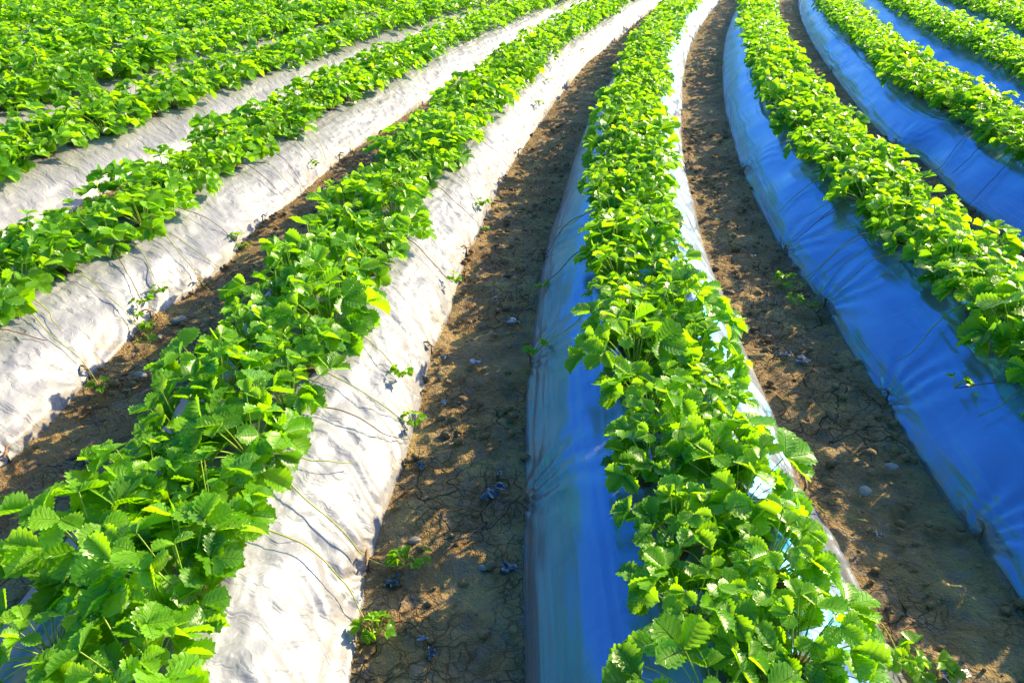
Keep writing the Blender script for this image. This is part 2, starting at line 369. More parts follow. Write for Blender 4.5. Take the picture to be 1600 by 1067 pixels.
for key, l in PEGS.items():
    PEG_S[key] = []
    for p in l:
        q = CAMP + (F_ + RV * (p[0] - 800) / 1200 - UV_ * (p[1] - 533.5) / 1200) * 1.0
        d = q - CAMP; t = -H / d[2]; g = CAMP + t * d
        PEG_S[key].append(float(from_plan(g[0], g[1])[0][0]))
def film_pos(k, S, A):
    """S along the row, A in [-1,1] across the film skin (numpy grids) -> world positions"""
    l, r = bed_lr(k, S); hw = (r - l) / 2; c = (l + r) / 2
    ang = (A * .5 + .5) * np.pi                                         # 0..pi
    cx = -np.cos(ang); sz = np.sin(ang)
    # spend more of the samples on the flanks
    X = np.sign(A) * (1 - (1 - np.abs(A)) ** 1.25); Z = prof(X)
    # wrinkle field, metres along the skin
    L = A * .62
    side = np.sign(A); fl = sstep(.25, .6, np.abs(A)); low = sstep(.62, .98, np.abs(A))
    sd_ = k * 13
    wx = fbm(S * 3.0, L * 5, sd_ + 1, 2); wy = fbm(S * 3.3 + 9, L * 5 + 4, sd_ + 2, 2)
    crum = 1.3 * fbm(S * 6.5 + wx * .8, L * 6 + wy * .8, sd_ + 3, 3, .5)
    cross = 1.2 * (1 - 2.4 * np.abs(fbm(S * 13 + L * 7 + wx * .5, L * 2.0, sd_ + 4, 2, .4)))
    cross2 = 1 - 2.4 * np.abs(fbm(S * 27 + L * 15 + wx, L * 5.0, sd_ + 14, 2, .4))
    longi = fbm(S * 1.1, L * 46 + wx * 1.2, sd_ + 5, 2, .6)
    bil = fbm(S * 2.4, L * 3.2, sd_ + 6, 2)
    if k <= -1:
        R = .0032 * crum + .0030 * cross * (.35 + .65 * fl) + .0024 * cross2 * fl + .013 * bil * fl
        Lf = .003 * longi + .003 * crum
    elif k == 0:
        R = .005 * crum + .004 * cross + .010 * bil * fl
        Lf = .0022 * longi * (.35 + low) + .007 * bil * fl
    else:
        R = .004 * crum; Lf = .0020 * longi * (.35 + .9 * low) + .007 * bil * fl
    disp = np.where(A > 0, R, Lf) * sstep(0, .12, np.abs(A)) + (.004 * longi + .003 * crum) * (1 - fl)
    pin = 0
    for sd2 in (-1, 1):
        for sp in PEG_S.get((k, sd2), []):
            ds = S - sp; hh = np.maximum(1.02 - sd2 * A, 0) * .42
            rr = np.hypot(ds, hh); th = np.arctan2(ds, hh + .01)
            pin = pin + .0065 * np.cos(th * 13 + 2 * wx) * np.exp(-rr / .13) * sstep(0.0, .03, rr) * (A * sd2 > 0) - .016 * np.exp(-(rr / .05) ** 2) * .5 * (A * sd2 > 0)
    disp = disp * (1 - sstep(.86, .985, np.abs(A))) + pin
    slope = (prof(X + .01) - prof(X - .01)) / .02; nx = -slope * BH; nz = hw * np.ones_like(X)
    nn = np.hypot(nx, nz) + 1e-9; nx, nz = nx / nn, nz / nn
    D = c + hw * X + disp * nx; z = BH * Z + disp * nz
    z = z + .012 * fbm(S * 1.7, S * 0 + k, 77, 2) * Z - .012 * sstep(.97, 1., np.abs(A))
    x, y = to_plan(S, D)
    return x, y, z - .004, L
def make_bed(k):
    root = empty('raised_bed', (0, 0, 0))
    near = -2 <= k <= 2
    s = -0.9 * 1.0; ss = []
    s0, s1 = (-.9, 17.5)
    s = s0
    while s < s1:
        ss.append(s); x, y = to_plan(np.array([s]), np.array([bed_off(k) * H * shrink(s)])); dist = math.hypot(math.hypot(x[0], y[0]), 1.2)
        s += (.0075 if near else .02) * max(dist / 1.6, .9)
    S = np.array(ss); na = 105 if near else 41
    A = np.linspace(-1, 1, na); A = np.sign(A) * np.abs(A) ** .9
    SS, AA = np.meshgrid(S, A, indexing='ij')
    x, y, z, L = film_pos(k, SS.ravel(), AA.ravel())
    V = np.stack([x, y, z], 1)
    edge = sstep(.72, 1.0, np.abs(AA.ravel()))
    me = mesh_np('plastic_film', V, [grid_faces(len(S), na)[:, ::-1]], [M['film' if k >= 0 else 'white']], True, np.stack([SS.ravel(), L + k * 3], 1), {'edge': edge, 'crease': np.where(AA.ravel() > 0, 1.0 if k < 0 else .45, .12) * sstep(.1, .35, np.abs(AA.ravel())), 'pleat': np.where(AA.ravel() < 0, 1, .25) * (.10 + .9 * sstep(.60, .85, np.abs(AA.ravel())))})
    link('plastic_film', me, root)
    # the soil ridge that the film is stretched over
    B = np.linspace(-1, 1, 15); S2 = S[::6]; SS, BB = np.meshgrid(S2, B, indexing='ij'); l, r = bed_lr(k, SS.ravel()); b = BB.ravel()
    hw = (r - l) / 2; X = (l + r) / 2 + hw * .9 * b; x, y = to_plan(SS.ravel(), X)
    z = (BH - .05) * prof(b) - .01
    link('soil_ridge', mesh_np('soil_ridge', np.stack([x, y, z], 1), [grid_faces(len(S2), 15)[:, ::-1]], [M['soil']]), root)
    n = NAMES[k]
    lab = BED_LABEL.get(k) or (f'raised bed in sunlit white film, {ordinal(-k)} counted from the two-toned bed' if k < 0 else f'raised bed in film shining blue, {ordinal(k)} counted from the two-toned bed')
    tag(root, lab, 'garden bed', 'film covered beds curving across the field')
    return root
for k in BEDS: make_bed(k)

# ------------------------------------------------------------------ ground
def axis(fine0, fine1, step, far0, far1, growth=1.25):
    a = list(np.arange(fine0, fine1, step)); st = step; x = a[-1]
    while x < far1: st *= growth; x += st; a.append(x)
    st = step; x = a[0]
    while x > far0: st *= growth; x -= st; a.insert(0, x)
    return np.array(a)
gx = axis(-2.4, 2.9, .016, -120, 120); gy = np.concatenate([axis(.55, 3.6, .016, -40, 3.6), axis(3.62, 9, .03, 3.6, 200)[1:]])
gy = np.unique(np.round(gy, 4))
GX, GY = np.meshgrid(gx, gy, indexing='ij'); fx, fy = GX.ravel(), GY.ravel()
gz = np.zeros(len(fx)); inn = (np.abs(fx) < 16) & (fy > -2) & (fy < 20)
S, D = from_plan(fx[inn], fy[inn])
berm = np.zeros(len(S))
for k in BEDS:
    l, r = bed_lr(k, S)
    for e, sg in ((l, -1), (r, 1)):
        q = (D - e) * sg
        berm += np.exp(-((q + .02) / .045) ** 2) * (.007 + .007 * fbm(S * 6, D * 6, 90 + k, 2))
edgeq = np.zeros(len(S))
for k in BEDS:
    l, r = bed_lr(k, S); edgeq = np.maximum(edgeq, sstep(.03, -.01, -(np.minimum(D - l, r - D))) if False else 1 - sstep(.0, .045, np.maximum(l - D, D - r)))
n1 = fbm(fx[inn] * 3, fy[inn] * 3, 5, 3); n2 = fbm(fx[inn] * 14, fy[inn] * 14, 8, 3)
cl = np.clip(fbm(fx[inn] * 24, fy[inn] * 24, 12, 2) - .25, 0, 1)
gz[inn] = (.012 * n1 + .009 * n2) * (1 - .7 * edgeq) + .004 * fbm(fx[inn] * 38, fy[inn] * 38, 61, 2) + .012 * cl * (1 - .8 * edgeq) + np.clip(berm, 0, .06) - .008
V = np.stack([fx, fy, gz], 1)
g = link('ground', mesh_np('ground', V, [grid_faces(len(gx), len(gy))], [M['soil']])); tag(g, 'brown cracked clay soil of the field furrows', 'ground', kind='structure')

# ------------------------------------------------------------------ strawberry leaves
def leaflet(T=8, hi=True, wid=.45, tooth=.13):
    """one leaflet, base at the origin, tip at y=1: a folded, pleated, toothed blade"""
    V = []; UVS = []; F = []
    def half(v): return wid * 1.55 * (max(v, 0) ** .62) * (max(1 - v ** 3.4, 0)) ** .62
    def put(x, y, z, u, v): V.append((x, y, z)); UVS.append((u, v)); return len(V) - 1
    Mi = [put(0, j / T, -.012, .5, j / T) for j in range(T + 1)]
    slant = .16; ple = .050
    for sg in (-1, 1):
        Vv = []; Ta = []; Tb = []; N = []; Hh = []
        for j in range(T):
            v0 = j / T; ve = min(v0 + slant * (.6 + .4 * v0) + .5 / T * .3, .995)
            w = half(ve) ; ws = w * (1 + tooth * (1 if j > 0 else 0)); vm = (v0 + ve) / 2
            Vv.append(put(sg * w * .55, v0 + (ve - v0) * .6, -ple * .6, .5 + sg * .275, vm))
            if hi:
                Ta.append(put(sg * ws * .985, ve - .018, -.006, .5 + sg * .49, ve)); Tb.append(put(sg * ws * .95, ve + .030, -.006, .5 + sg * .49, ve))
            else:
                Ta.append(put(sg * ws, ve + .01, 0, .5 + sg * .5, ve)); Tb.append(Ta[-1])
        for j in range(T - 1):
            v0 = (j + .5) / T; ve = min(v0 + slant * (.6 + .4 * v0) + .5 / T * .3, .99); w = half(ve) * (1 - tooth * .9)
            Hh.append(put(sg * w * .58, v0 + (ve - v0) * .6, ple, .5 + sg * .275, v0 + .07)); N.append(put(sg * w, ve - .012, .004, .5 + sg * .46, ve))
        tip = put(0, 1.03, -.01, .5, 1) if sg == -1 else tipi
        if sg == -1: tipi = tip
        def tri(a, b, c): F.append((a, b, c) if sg > 0 else (a, c, b))
        for j in range(T - 1):
            a, b = j, j + 1
            tri(Mi[a], Vv[a], Hh[a]); tri(Mi[a], Hh[a], Mi[b]); tri(Mi[b], Hh[a], Vv[b])
            if hi: tri(Vv[a], Ta[a], Tb[a])
            tri(Vv[a], Tb[a], N[a]); tri(Vv[a], N[a], Hh[a]); tri(Hh[a], N[a], Vv[b]); tri(N[a], Ta[b], Vv[b])
        e = T - 1
        if hi: tri(Vv[e], Ta[e], Tb[e])
        tri(Mi[e], Vv[e], Mi[T]); tri(Vv[e], Tb[e], Mi[T]); tri(Mi[T], Tb[e], tip)
        tri(Mi[0], Ta[0], Vv[0])
    return np.array(V), np.array(F), np.array(UVS)
def leaflet_lo():
    V = [(0, 0, 0), (0, .5, -.02), (0, 1, -.02), (.36, .38, .0), (.43, .72, .0), (.2, .98, .0), (-.36, .38, .0), (-.43, .72, .0), (-.2, .98, .0)]
    F = [(0, 3, 1), (1, 3, 4), (1, 4, 5), (1, 5, 2), (0, 1, 6), (1, 7, 6), (1, 8, 7), (1, 2, 8)]
    V = np.array(V); return V, np.array(F), np.stack([V[:, 0] + .5, V[:, 1]], 1)
LF_HI, LF_LO = leaflet(7, True), leaflet_lo()
def rotm(ax, a):
    ax = np.asarray(ax, float); ax = ax / np.linalg.norm(ax); c, s = math.cos(a), math.sin(a); x, y, z = ax
    return np.array([[c + x * x * (1 - c), x * y * (1 - c) - z * s, x * z * (1 - c) + y * s], [y * x * (1 - c) + z * s, c + y * y * (1 - c), y * z * (1 - c) - x * s], [z * x * (1 - c) - y * s, z * y * (1 - c) + x * s, c + z * z * (1 - c)]])
def add_leaf(acc, stalks, base, end, out_dir, nrm, size, r, lf, mi=0, tint=None):
    """a trifoliate leaf: three leaflets at the end of a petiole"""
    tint = r.uniform(.1, .95) if tint is None else tint
    y = out_dir - nrm * (out_dir @ nrm); y /= np.linalg.norm(y); x = np.cross(y, nrm)
    B = np.stack([x, y, nrm], 1)
    for q, ang in enumerate((0, 1.28, -1.28)):
        sz = size * (1.0 if q == 0 else r.uniform(.86, .97))
        V, F, UVS = lf; V = V.copy()
        fold = r.uniform(.25, 1.0); curl = r.uniform(-.15, .42); wav = r.uniform(0, .05); tw = r.uniform(-.25, .25)
        V[:, 2] += fold * np.abs(V[:, 0]) * (1 - .25 * V[:, 1]) - curl * (V[:, 1] ** 2) * .5 - .35 * curl * np.abs(V[:, 0]) ** 2 + wav * np.sin(V[:, 1] * 9 + tint * 30) * np.abs(V[:, 0]) * 2
        V[:, 0] *= 1 / math.sqrt(1 + fold * fold * .8) * r.uniform(.92, 1.08)
        V = V @ rotm([0, 1, 0], tw).T
        V = V * sz
        lift = r.uniform(.02, .42)
        V = V @ rotm([1, 0, 0], lift).T
        V = V @ rotm([0, 0, 1], ang + r.uniform(-.15, .15)).T
        off = B @ np.array([0, 0.004, 0]); P = end + off + V @ B.T
        acc.add(P, F, UVS, np.clip(tint + r.uniform(-.07, .07), 0, .92), mi)
    if stalks is not None:
        t = np.linspace(0, 1, 6)[:, None]; mid = base + (end - base) * .5 + np.array([0, 0, .25]) * np.linalg.norm((end - base)[:2]) * 1.0
        pts = (1 - t) ** 2 * base + 2 * t * (1 - t) * mid + t * t * end
        V, F = tube(pts, np.linspace(.0020, .0013, 6), 4); stalks.add(V, F, None, 0, mi if stalks is not acc else 1)
def build_plant(r, n, spread, hgt, lsz, lf, acc, stalks):
    for i in range(n):
        az = i * 2.39996 + r.uniform(-.5, .5); q = (i + .5) / n; inc = (.12 + 1.10 * q ** .8) * spread + r.uniform(-.12, .12)
        L = hgt * (r.uniform(.8, 1.15) if i % 5 in (0, 2, 4) else r.uniform(.38, .78)) * (1 - .12 * q); dirh = np.array([math.cos(az), math.sin(az), 0])
        base = dirh * .008 + np.array([0, 0, .004]); end = base + dirh * L * math.sin(inc) + np.array([0, 0, L * math.cos(inc) * 1.02 + .012])
        tilt = inc * .62 + r.uniform(-.5, .5)
        nrm = np.array([0, 0, 1.]) * math.cos(tilt) + dirh * math.sin(tilt); side = np.cross(dirh, [0, 0, 1.]); nrm = nrm + side * r.uniform(-.4, .4); nrm /= np.linalg.norm(nrm)
        od = dirh * math.cos(r.uniform(-.6, .6)) + side * r.uniform(-.6, .6); od = od / np.linalg.norm(od)
        young = q < .2
        add_leaf(acc, stalks, base, end, od, nrm, lsz * .9 * (r.uniform(.58, .75) if young else r.uniform(.80, 1.14)), r, lf, tint=(r.uniform(.75, 1) if young else min(max(r.uniform(.35, .95) - .45 * max(q - .45, 0) - (.4 if i % 5 in (1, 3) else 0), 0), 1)))  # short-stalked low leaves darkened in colour to deepen shade inside the canopy
STYLES = [('bushy', 27, 1.0, .165, .070), ('upright', 24, .80, .180, .068), ('sprawling', 25, 1.22, .155, .068), ('compact', 23, .95, .140, .062),
          ('leafy', 29, 1.05, .170, .066), ('open', 18, 1.15, .160, .072), ('large-leaved', 21, 1.0, .175, .082), ('small-leaved', 28, .98, .155, .057)]
def crown_mesh(r):
    a = Acc()
    for i in range(7):
        az = i * 2.4; d = np.array([math.cos(az), math.sin(az), 0]); V, F = tube([d * .012 + [0, 0, -.01], d * .011 + [0, 0, .012], d * .016 + [0, 0, .03]], np.array([.007, .006, .0012]), 5); a.add(V, F)
    V, F = tube([[0, 0, -.02], [0, 0, .01], [0, 0, .022]], np.array([.016, .014, .004]), 7); a.add(V, F)
    return a.mesh('root_crown', [M['crown']])
def hole_mesh(r):
    n = 18; th = np.arange(n) / n * 2 * np.pi; rad = .042 * (1 + .25 * np.array([r.uniform(-1, 1) for _ in th]))
    V = [(0, 0, .011)] + [(.55 * a * math.cos(t), .55 * a * math.sin(t), .010 + r.uniform(-.003, .004)) for a, t in zip(rad, th)] + [(a * math.cos(t), a * math.sin(t), .004) for a, t in zip(rad, th)]
    F = [(0, 1 + i, 1 + (i + 1) % n) for i in range(n)]; G = [(1 + i, 1 + n + i, 1 + n + (i + 1) % n, 1 + (i + 1) % n) for i in range(n)]
    a = Acc(); a.add(V, F); a.F4.append(np.array(G)); a.m4.append(np.zeros(len(G)))
    return a.mesh('planting_soil', [M['hole']])
PROTO = []
for vi in range(16):
    st = STYLES[vi % 8]; r = random.Random(100 + vi)
    a, s_ = Acc(), Acc(); build_plant(r, st[1] + 4, st[2] * 1.04, st[3] * .88, st[4] * 1.02, LF_HI, a, s_)
    PROTO.append((st[0], a.mesh('foliage', [M['leaf']]), s_.mesh('stem', [M['stalk']]), crown_mesh(r), hole_mesh(r)))
LOW = []
for vi in range(8):
    st = STYLES[vi]; r = random.Random(300 + vi); a = Acc(); build_plant(r, st[1], st[2], st[3], st[4] * 1.02, LF_LO, a, None)
    LOW.append((np.concatenate(a.V), np.concatenate(a.F3), np.concatenate(a.uv), np.concatenate(a.t)))

# ------------------------------------------------------------------ planting: two staggered rows on each bed
spots = []
for k in BEDS:
    for row in (-1, 1):
        r = random.Random(1000 + k * 10 + row); s = -.7 + (.13 if row > 0 else 0) + r.uniform(-.03, .03)
        while s < 17:
            l, rr = bed_lr(k, np.array([s])); l, rr = float(l[0]), float(rr[0])
            d = (l + rr) / 2 + (row * (.090 if k == 0 else .104) + {0: .012, 1: .045, 2: .03}.get(k, 0)) * (rr - l) / .86 + r.uniform(-.018, .018)
            x, y = to_plan(np.array([s]), np.array([d]))
            u = abs((d - (l + rr) / 2) / ((rr - l) / 2)); z = BH * float(prof(u)) - .006
            spots.append(dict(k=k, row=row, s=s, p=np.array([x[0], y[0], z]), rz=r.uniform(0, 6.28), sc=r.uniform(.84, 1.14) * (1.3 if k <= -4 else 1.12 if k == -3 else 1.0), v=r.randrange(16)))
            s += .222 * r.uniform(.88, 1.12)
for q in spots:
    px, py, dp = project(q['p'] + np.array([0, 0, .1])); q['d'] = float(dp[0]); rad = 1200 * .22 / max(q['d'], .3)
    q['in'] = q['d'] > .2 and -rad < px[0] < 1600 + rad and -rad < py[0] < 1067 + rad
    q['px'] = (px[0], py[0])
vis = sorted([q for q in spots if q['in']], key=lambda q: q['d'])
ind = vis[:300]; ids = {id(q) for q in ind}
print('plants in frame', len(vis), 'individual to', ind[-1]['d'])
cnt = {}
PL = []
for q in sorted(ind, key=lambda q: q['s']):
    key = (q['k'], q['row']); cnt[key] = cnt.get(key, 0) + 1
    st, fo, se, cr, ho = PROTO[q['v']]
    root = empty('strawberry_plant', q['p'], q['rz']); root.scale = (q['sc'],) * 3
    tag(root, f"{st} strawberry plant, {ordinal(cnt[key])} along the {'sunny' if q['row'] > 0 else 'shady'} side row of the {NAMES[q['k']]}", 'strawberry plant', 'strawberry plants in double rows on the beds')
    link('foliage', fo, root); link('stem', se, root)
    if q['d'] < 6: link('root_crown', cr, root); link('planting_soil', ho, root)
    q['o'] = root; PL.append(q)
rest = [q for q in spots if id(q) not in ids and (q['in'] or (abs(q['p'][0]) < 14 and q['p'][1] > -.6 and q['d'] < 16 and -900 < q['px'][0] < 2600))]
VV = []; FF = []; UU = []; TT = []; n = 0
for q in rest:
    V, F, uv, t = LOW[q['v'] % 8]; c, s_ = math.cos(q['rz']) * q['sc'], math.sin(q['rz']) * q['sc']
    VV.append(np.stack([c * V[:, 0] - s_ * V[:, 1], s_ * V[:, 0] + c * V[:, 1], V[:, 2] * q['sc']], 1) + q['p']); FF.append(F + n); UU.append(uv); TT.append(np.clip(t + random.uniform(-.15, .15), 0, 1)); n += len(V)
print('mass plants', len(rest), 'verts', n)
fo = link('strawberry_foliage', mesh_np('strawberry_foliage', np.concatenate(VV), [np.concatenate(FF)], [M['leaf']], True, np.concatenate(UU), {'tint': np.concatenate(TT)}))
tag(fo, 'distant mass of bright green strawberry leaves merging across the far beds', 'strawberry plants', kind='stuff')

# ------------------------------------------------------------------ runners creeping over the film, each part of its mother plant
def small_leaves(acc, st, P, r, n=3, size=.022, h=.03):
    for i in range(n):
        az = r.uniform(0, 6.28); d = np.array([math.cos(az), math.sin(az), 0]); inc = r.uniform(.2, 1.1)
        end = P + d * h * math.sin(inc) + np.array([0, 0, h * math.cos(inc) + .006]); nr = np.array([0, 0, 1]) + d * .5; nr /= np.linalg.norm(nr)
        add_leaf(acc, st, P, end, d, nr, size * r.uniform(.8, 1.25), r, LF_HI, tint=r.uniform(.5, 1))
RUN = [([(557, 525), (600, 562), (631, 600)], 'g', 1), ([(553, 613), (600, 645), (645, 674)], 'g', 1), ([(535, 650), (600, 690), (638, 697)], 'r', 0), ([(640, 385), (675, 415), (706, 452)], 'r', 1),
       ([(478, 790), (540, 850), (572, 885), (632, 890)], 'g', 1), ([(425, 840), (530, 900), (575, 980), (583, 1000)], 'g', 1), ([(470, 725), (515, 732), (555, 735)], 'g', 0),
       ([(746, 223), (775, 243), (800, 267)], 'r', 0), ([(705, 263), (735, 300), (753, 331)], 'g', 1), ([(678, 297), (715, 325), (746, 358)], 'r', 0), ([(800, 140), (842, 172)], 'r', 1), ([(845, 120), (858, 136)], 'g', 1), ([(895, 70), (912, 86)], 'g', 1),
       ([(50, 471), (78, 492), (95, 525)], 'g', 0), ([(47, 492), (84, 539), (135, 573), (158, 616)], 'g', 1), ([(0, 525), (40, 532), (78, 541)], 'r', 0), ([(132, 441), (202, 498), (233, 529), (235, 545)], 'g', 1), ([(189, 411), (206, 441), (229, 488)], 'r', 1),
       ([(223, 394), (240, 434), (256, 466)], 'g', 1), ([(253, 367), (280, 404), (314, 444), (335, 465)], 'g', 0), ([(260, 370), (300, 395), (344, 426)], 'g', 0), ([(324, 350), (345, 362), (372, 386)], 'r', 1), ([(381, 263), (420, 290), (449, 321)], 'r', 0),
       ([(402, 250), (435, 275), (462, 304)], 'g', 0), ([(435, 246), (460, 272), (483, 304)], 'r', 0), ([(452, 216), (478, 240), (497, 266)], 'r', 1), ([(479, 203), (500, 228), (510, 257)], 'g', 0), ([(91, 257), (142, 284)], 'g', 0), ([(246, 192), (270, 213)], 'r', 0), ([(310, 172), (334, 188)], 'g', 0),
       ([(901, 404), (868, 438), (841, 463)], 'r', 1), ([(931, 485), (888, 526), (837, 559)], 'g', 1), ([(894, 357), (878, 362), (864, 368)], 'g', 0), ([(884, 360), (868, 380), (851, 407)], 'r', 0), ([(915, 545), (902, 552), (890, 572)], 'g', 0),
       ([(1293, 283), (1249, 304), (1215, 341)], 'g', 0), ([(1316, 314), (1275, 335), (1239, 358)], 'g', 0), ([(1310, 324), (1290, 342), (1273, 358)], 'r', 0), ([(1279, 350), (1259, 370), (1235, 390)], 'r', 0), ([(1330, 363), (1300, 373), (1266, 377)], 'g', 0),
       ([(1347, 370), (1276, 428), (1225, 444)], 'g', 1), ([(1364, 374), (1269, 431), (1242, 460)], 'g', 1), ([(1360, 390), (1310, 430), (1269, 471)], 'g', 0), ([(1377, 407), (1310, 458), (1239, 480)], 'g', 1), ([(1404, 414), (1374, 444), (1337, 460)], 'g', 0),
       ([(1505, 485), (1465, 509), (1431, 556), (1401, 576)], 'g', 0), ([(1598, 601), (1550, 612), (1489, 617)], 'r', 1), ([(1600, 617), (1560, 640), (1521, 664)], 'g', 0), ([(1509, 216), (1472, 267), (1458, 273)], 'r', 0), ([(1532, 233), (1505, 262), (1485, 280)], 'r', 0),
       ([(1573, 263), (1540, 298), (1509, 324)], 'r', 0), ([(1330, 938), (1380, 1000), (1407, 1054)], 'g', 1), ([(1232, 800), (1294, 807), (1352, 820)], 'g', 0)]
def bez(pts, n):
    P = np.asarray(pts); t = np.linspace(0, len(P) - 1, n); idx = np.arange(len(P))
    if len(P) > 2:
        Q = [P[0]]
        for a in range(4): 
            P2 = [P[0]]
            for i in range(len(P) - 1): P2 += [P[i] * .75 + P[i + 1] * .25, P[i] * .25 + P[i + 1] * .75]
            P = np.array(P2 + [P[-1]]) if a < 3 else P
    c = np.concatenate([[0], np.cumsum(np.linalg.norm(np.diff(P, axis=0), axis=1))]); u = np.linspace(0, c[-1], n)
    return np.stack([np.interp(u, c, P[:, i]) for i in range(3)], 1)
for ri, (pp, colr, pl) in enumerate(RUN):
    r = random.Random(500 + ri); P = [at(*p) for p in pp]
    near = min(PL, key=lambda q: np.linalg.norm(q['p'][:2] - P[0][:2])); o = near['o']
    st = near['p'] + np.array([0, 0, .02]); st = st if np.linalg.norm(st - P[0]) < .35 else P[0]
    base = bez([st] + P, 34)
    ss = from_plan(base[:, 0], base[:, 1])
    z = surf_z(base[:, 0], base[:, 1]); t = np.linspace(0, 1, 34)
    lift = .008 + (.016 * np.abs(np.sin(t * (4 + 3 * r.random()) + ri)) * (1 - .5 * t))
    lo = z < .02
    base[:, 2] = np.maximum(z + lift, .012) + .010 * (z > .01) ; base[0, 2] = st[2]
    base[:, 2] = np.convolve(np.pad(base[:, 2], 3, 'edge'), np.ones(7) / 7, 'valid')
    base[:, 0] += .004 * fbm(t * 5, t * 0 + ri, 3, 2); base[:, 1] += .004 * fbm(t * 5, t * 0 + ri, 4, 2)
    Mw = Matrix.Translation(Vector(near['p'])) @ Matrix.Rotation(near['rz'], 4, 'Z') @ Matrix.Diagonal((near['sc'],) * 3 + (1,)); inv = np.array(Mw.inverted())
    def loc(V): return V @ inv[:3, :3].T + inv[:3, 3]
    V, F = tube(base, np.linspace(.0023, .0016, 34), 5); a = Acc(); a.add(loc(V), F)
    rn = link('runner', a.mesh('runner', [M['run_' + colr]]), o)
    if pl:
        a = Acc(); P_ = base[-1] + np.array([0, 0, .0]); small_leaves(a, a, P_, r, r.randint(3, 5), .024, .034)
        a.V = [loc(v) for v in a.V]; link('plantlet', a.mesh('plantlet', [M['leaf'], M['stalk']]), rn)

# ------------------------------------------------------------------ small weeds in the furrows
WEED = [(653, 876, .9), (592, 982, .8), (1216, 440, .6), (215, 494, .7), (238, 510, .9), (380, 384, .8), (1440, 1040, 1.3), (1128, 95, .6), (1262, 474, 0.7),
        (3, 790, .7), (758, 356, .5)]
for wi, (px, py, sz) in enumerate(WEED):
    r = random.Random(700 + wi); p = at(px, py + 6); a, s_ = Acc(), Acc(); small_leaves(a, s_, np.zeros(3), r, r.randint(4, 6), 0.024 * sz, .040 * sz)
    o = empty('strawberry_seedling', p); link('foliage', a.mesh('foliage', [M['leaf']]), o); link('stem', s_.mesh('stem', [M['stalk']]), o)
    s1, d1 = from_plan(p[0], p[1]); kk = min(BEDS, key=lambda k: abs(d1[0] - bed_off(k) * H * shrink(s1[0])))
    q = min(PL, key=lambda q: np.linalg.norm(q['p'][:2] - p[:2])); lb = q['o']['label'].split(', ')[1]
    tag(o, 'tiny strawberry seedling rooted beside the plant ' + lb.replace(' along the', ' in').replace(' side row of the', ' row of'), 'seedling', 'seedlings rooted in the furrows')

# ------------------------------------------------------------------ litter in the furrows
def flake(r, size):
    n = 9; g_ = np.stack(np.meshgrid(np.linspace(-1, 1, n), np.linspace(-1, 1, n), indexing='ij'), -1).reshape(-1, 2)
    rad = np.hypot(*g_.T); th = np.arctan2(g_[:, 1], g_[:, 0]); k1, k2 = r.uniform(0, 9), r.uniform(0, 9)
    e = 1 + .25 * np.sin(3 * th + k1) + .15 * np.sin(5 * th + k2); sq = np.maximum(np.abs(g_[:, 0]), np.abs(g_[:, 1])) / (rad + 1e-6)
    x, y = g_[:, 0] * sq * e, g_[:, 1] * sq * e * r.uniform(.5, .9)
    z = .28 * np.abs(fbm(x * 1.6 + k1, y * 1.6 + k2, 5, 3)) + .1
    V = np.stack([x, y, z], 1) * size; F = grid_faces(n, n); V2 = V - [0, 0, .0015]
    a = Acc(); a.add(V, F); a.add(V2, F[:, ::-1])
    return a
SCR = [(765, 775, .026, 'scrap', 'crumpled dark blue plastic scrap, larger of a touching pair in the furrow'), (782, 764, .020, 'scrap', 'small dark blue plastic scrap touching a larger one in the furrow'),
       (794, 890, .022, 'scrap', 'bright blue crumpled plastic scrap close to the smooth blue flank of the two-toned bed'), (781, 742, .012, 'scrap', 'tiny blue plastic shred just beyond the touching pair of scraps'),
       (658, 731, .020, 'scrap', 'blue plastic scrap lying against the white film of the crumpled bed'), (695, 561, .020, 'scrap', 'dark blue scrap on soil near a wooden peg of the crumpled bed'),
       (775, 470, .016, 'scrap', 'blackish scrap on the mossy middle of the furrow'), (674, 1024, .016, 'scrap', 'small light blue scrap lowest in the furrow beside the crumpled bed'),
       (1226, 556, .026, 'scrap', 'dark blue plastic scrap, one of two together on cracked clay, farther one'), (1254, 565, .028, 'scrap', 'dark blue plastic scrap, one of two together on cracked clay, nearer one'),
       (1177, 402, .014, 'scrap', 'small dark blue scrap alone on cracked clay by the all-blue bed'), (1372, 838, .012, 'scrap', 'small teal plastic scrap on cracked clay beside two pale pebbles'),
       (1490, 1060, .034, 'scrap', 'dark plastic scrap cut by the bottom edge of the photo'), (742, 568, .020, 'foil', 'pale shiny plastic scrap glinting in a sunny patch'),
       (694, 631, .013, 'foil', 'tiny white plastic flake beside the white film'), (140, 716, .026, 'foil', 'pale flat plastic scrap in the furrow between the two white beds'),
       (615, 912, .022, 'scrap', 'grey blue plastic scrap beside a seedling in the furrow'), (802, 505, .024, 'foil', 'pale crumpled film scrap lying flat on shaded soil'), (796, 340, .018, 'scrap', 'blue plastic flake high up the furrow beside the crumpled bed'),
       (660, 1000, .011, 'foil', 'tiny pale film shred on cracked soil near the furrow bottom')]
for i, (px, py, sz, mm, lb) in enumerate(SCR):
    r = random.Random(900 + i); p = at(px, py); o = link('plastic_scrap', flake(r, sz).mesh('plastic_scrap', [M[mm]]))
    o.location = (p[0], p[1], .006); o.rotation_euler = (0, 0, r.uniform(0, 6)); tag(o, lb, 'plastic scrap', 'plastic scraps littering the furrows')
def ico(sub=2):
    import bmesh
    bm = bmesh.new(); bmesh.ops.create_icosphere(bm, subdivisions=sub, radius=1); V = np.array([v.co[:] for v in bm.verts]); F = np.array([[v.index for v in f.verts] for f in bm.faces]); bm.free(); return V, F
IV, IF = ico(3); IV1, IF1 = ico(2)
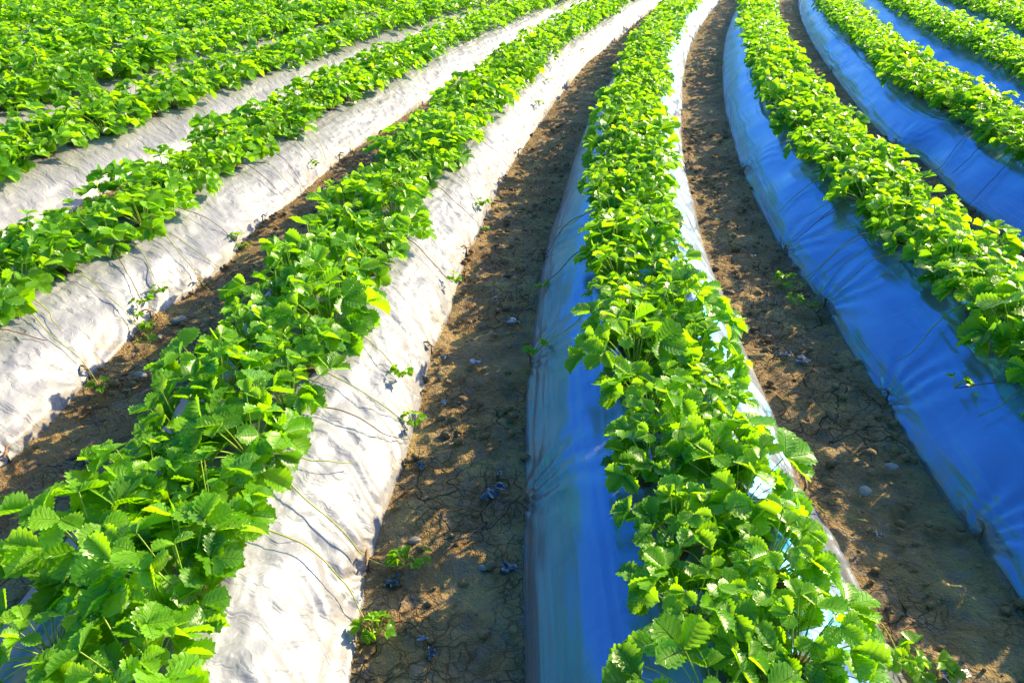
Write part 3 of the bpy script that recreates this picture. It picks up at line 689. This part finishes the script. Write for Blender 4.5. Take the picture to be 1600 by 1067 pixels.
STN = [(1392, 732, .018, 'pale grey pebble on the clay close to the blue bed flank'), (1351, 770, .020, 'flat light grey pebble beside the wide plant leaves'), (220, 588, .022, 'rounded grey pebble in the furrow between two white beds'),
       (281, 502, .026, 'pale flat stone beside a seedling between the white beds'), (250, 527, .014, 'small light stone below the pale flat stone'), (648, 845, .014, 'small brown stone at the foot of the crumpled white bed'),
       (1445, 700, .010, 'tiny stone tucked at the base of the blue film'), (753, 888, .010, 'small blue grey pebble beside the bright blue scrap')]
for i, (px, py, sz, lb) in enumerate(STN):
    p = at(px, py); n_ = 1 + .18 * fbm(IV[:, 0] * 1.3 + i * 5, IV[:, 1] * 1.3 + IV[:, 2], 40 + i, 2); V = IV * n_[:, None] * np.array([1.2, .85, .5]) * sz
    o = link('pebble', mesh_np('pebble', V, [IF], [M['stone']])); o.location = (p[0], p[1], sz * .3); o.rotation_euler = (0, 0, i * 1.3); tag(o, lb, 'pebble', 'pebbles lying in the furrows')
# wooden pegs that pin the film down
def peg_mesh(r):
    a = Acc(); V, F = tube([[0, 0, -.03], [0, 0, .012], [.012, .004, .022], [.030, .006, .018]], np.array([.0045, .0042, .004, .003]), 6); a.add(V, F)
    V, F = tube([[-.014, 0, .004], [0, 0, .012], [.016, .004, .004]], np.array([.0025, .003, .002]), 5); a.add(V, F); return a.mesh('film_peg', [M['peg']])
pm = peg_mesh(random); pc = {}
for (k, sd2), l in PEG_S.items():
    for i, sp in enumerate(sorted(l)):
        lo_, hi_ = bed_lr(k, np.array([sp])); e = float((hi_ if sd2 > 0 else lo_)[0]) - sd2 * .004
        x, y = to_plan(np.array([sp]), np.array([e])); o = link('film_peg', pm); o.location = (x[0], y[0], .026); o.rotation_euler = (0, 0, 1.5 + i)
        tag(o, f"small brown peg pinning film, {ordinal(i + 1)} along the {'sunny' if sd2 > 0 else 'shady'} edge of the {NAMES[k]}", 'peg', 'pegs pinning the film edges')
# loose crumbs of soil
rg = np.random.RandomState(5); CV = []; CF = []; n = 0
NCR = 6500
cs = rg.uniform(.3, 6.5, NCR) ** 1.0; kk = rg.choice([-2, -1, 0, 1, 2], NCR); sdn = rg.choice([-1, 1], NCR)
for i in range(NCR):
    l, r_ = bed_lr(int(kk[i]), np.array([cs[i]])); e = (r_ if sdn[i] > 0 else l)[0] + sdn[i] * min(abs(rg.normal(0, .16)), .42)
    x, y = to_plan(np.array([cs[i]]), np.array([e])); sz = .0022 + .015 * rg.rand() ** 7 + .004 * rg.rand() ** 3
    V = IV1 * (1 + .22 * np.sin(IV1[:, [1]] * 3 + i) * np.cos(IV1[:, [0]] * 4 + i * 2)) * np.array([1, rg.uniform(.6, 1), rg.uniform(.5, .8)]) * sz
    CV.append(V + [x[0], y[0], .004 + .008 * math.exp(-((abs(e - (r_ if sdn[i] > 0 else l)[0])) / .05) ** 2)]); CF.append(IF1 + n); n += len(V)
o = link('gravel', mesh_np('gravel', np.concatenate(CV), [np.concatenate(CF)], [M['clod']])); tag(o, 'loose brown soil crumbs scattered along the feet of the beds', 'soil crumbs', kind='stuff')
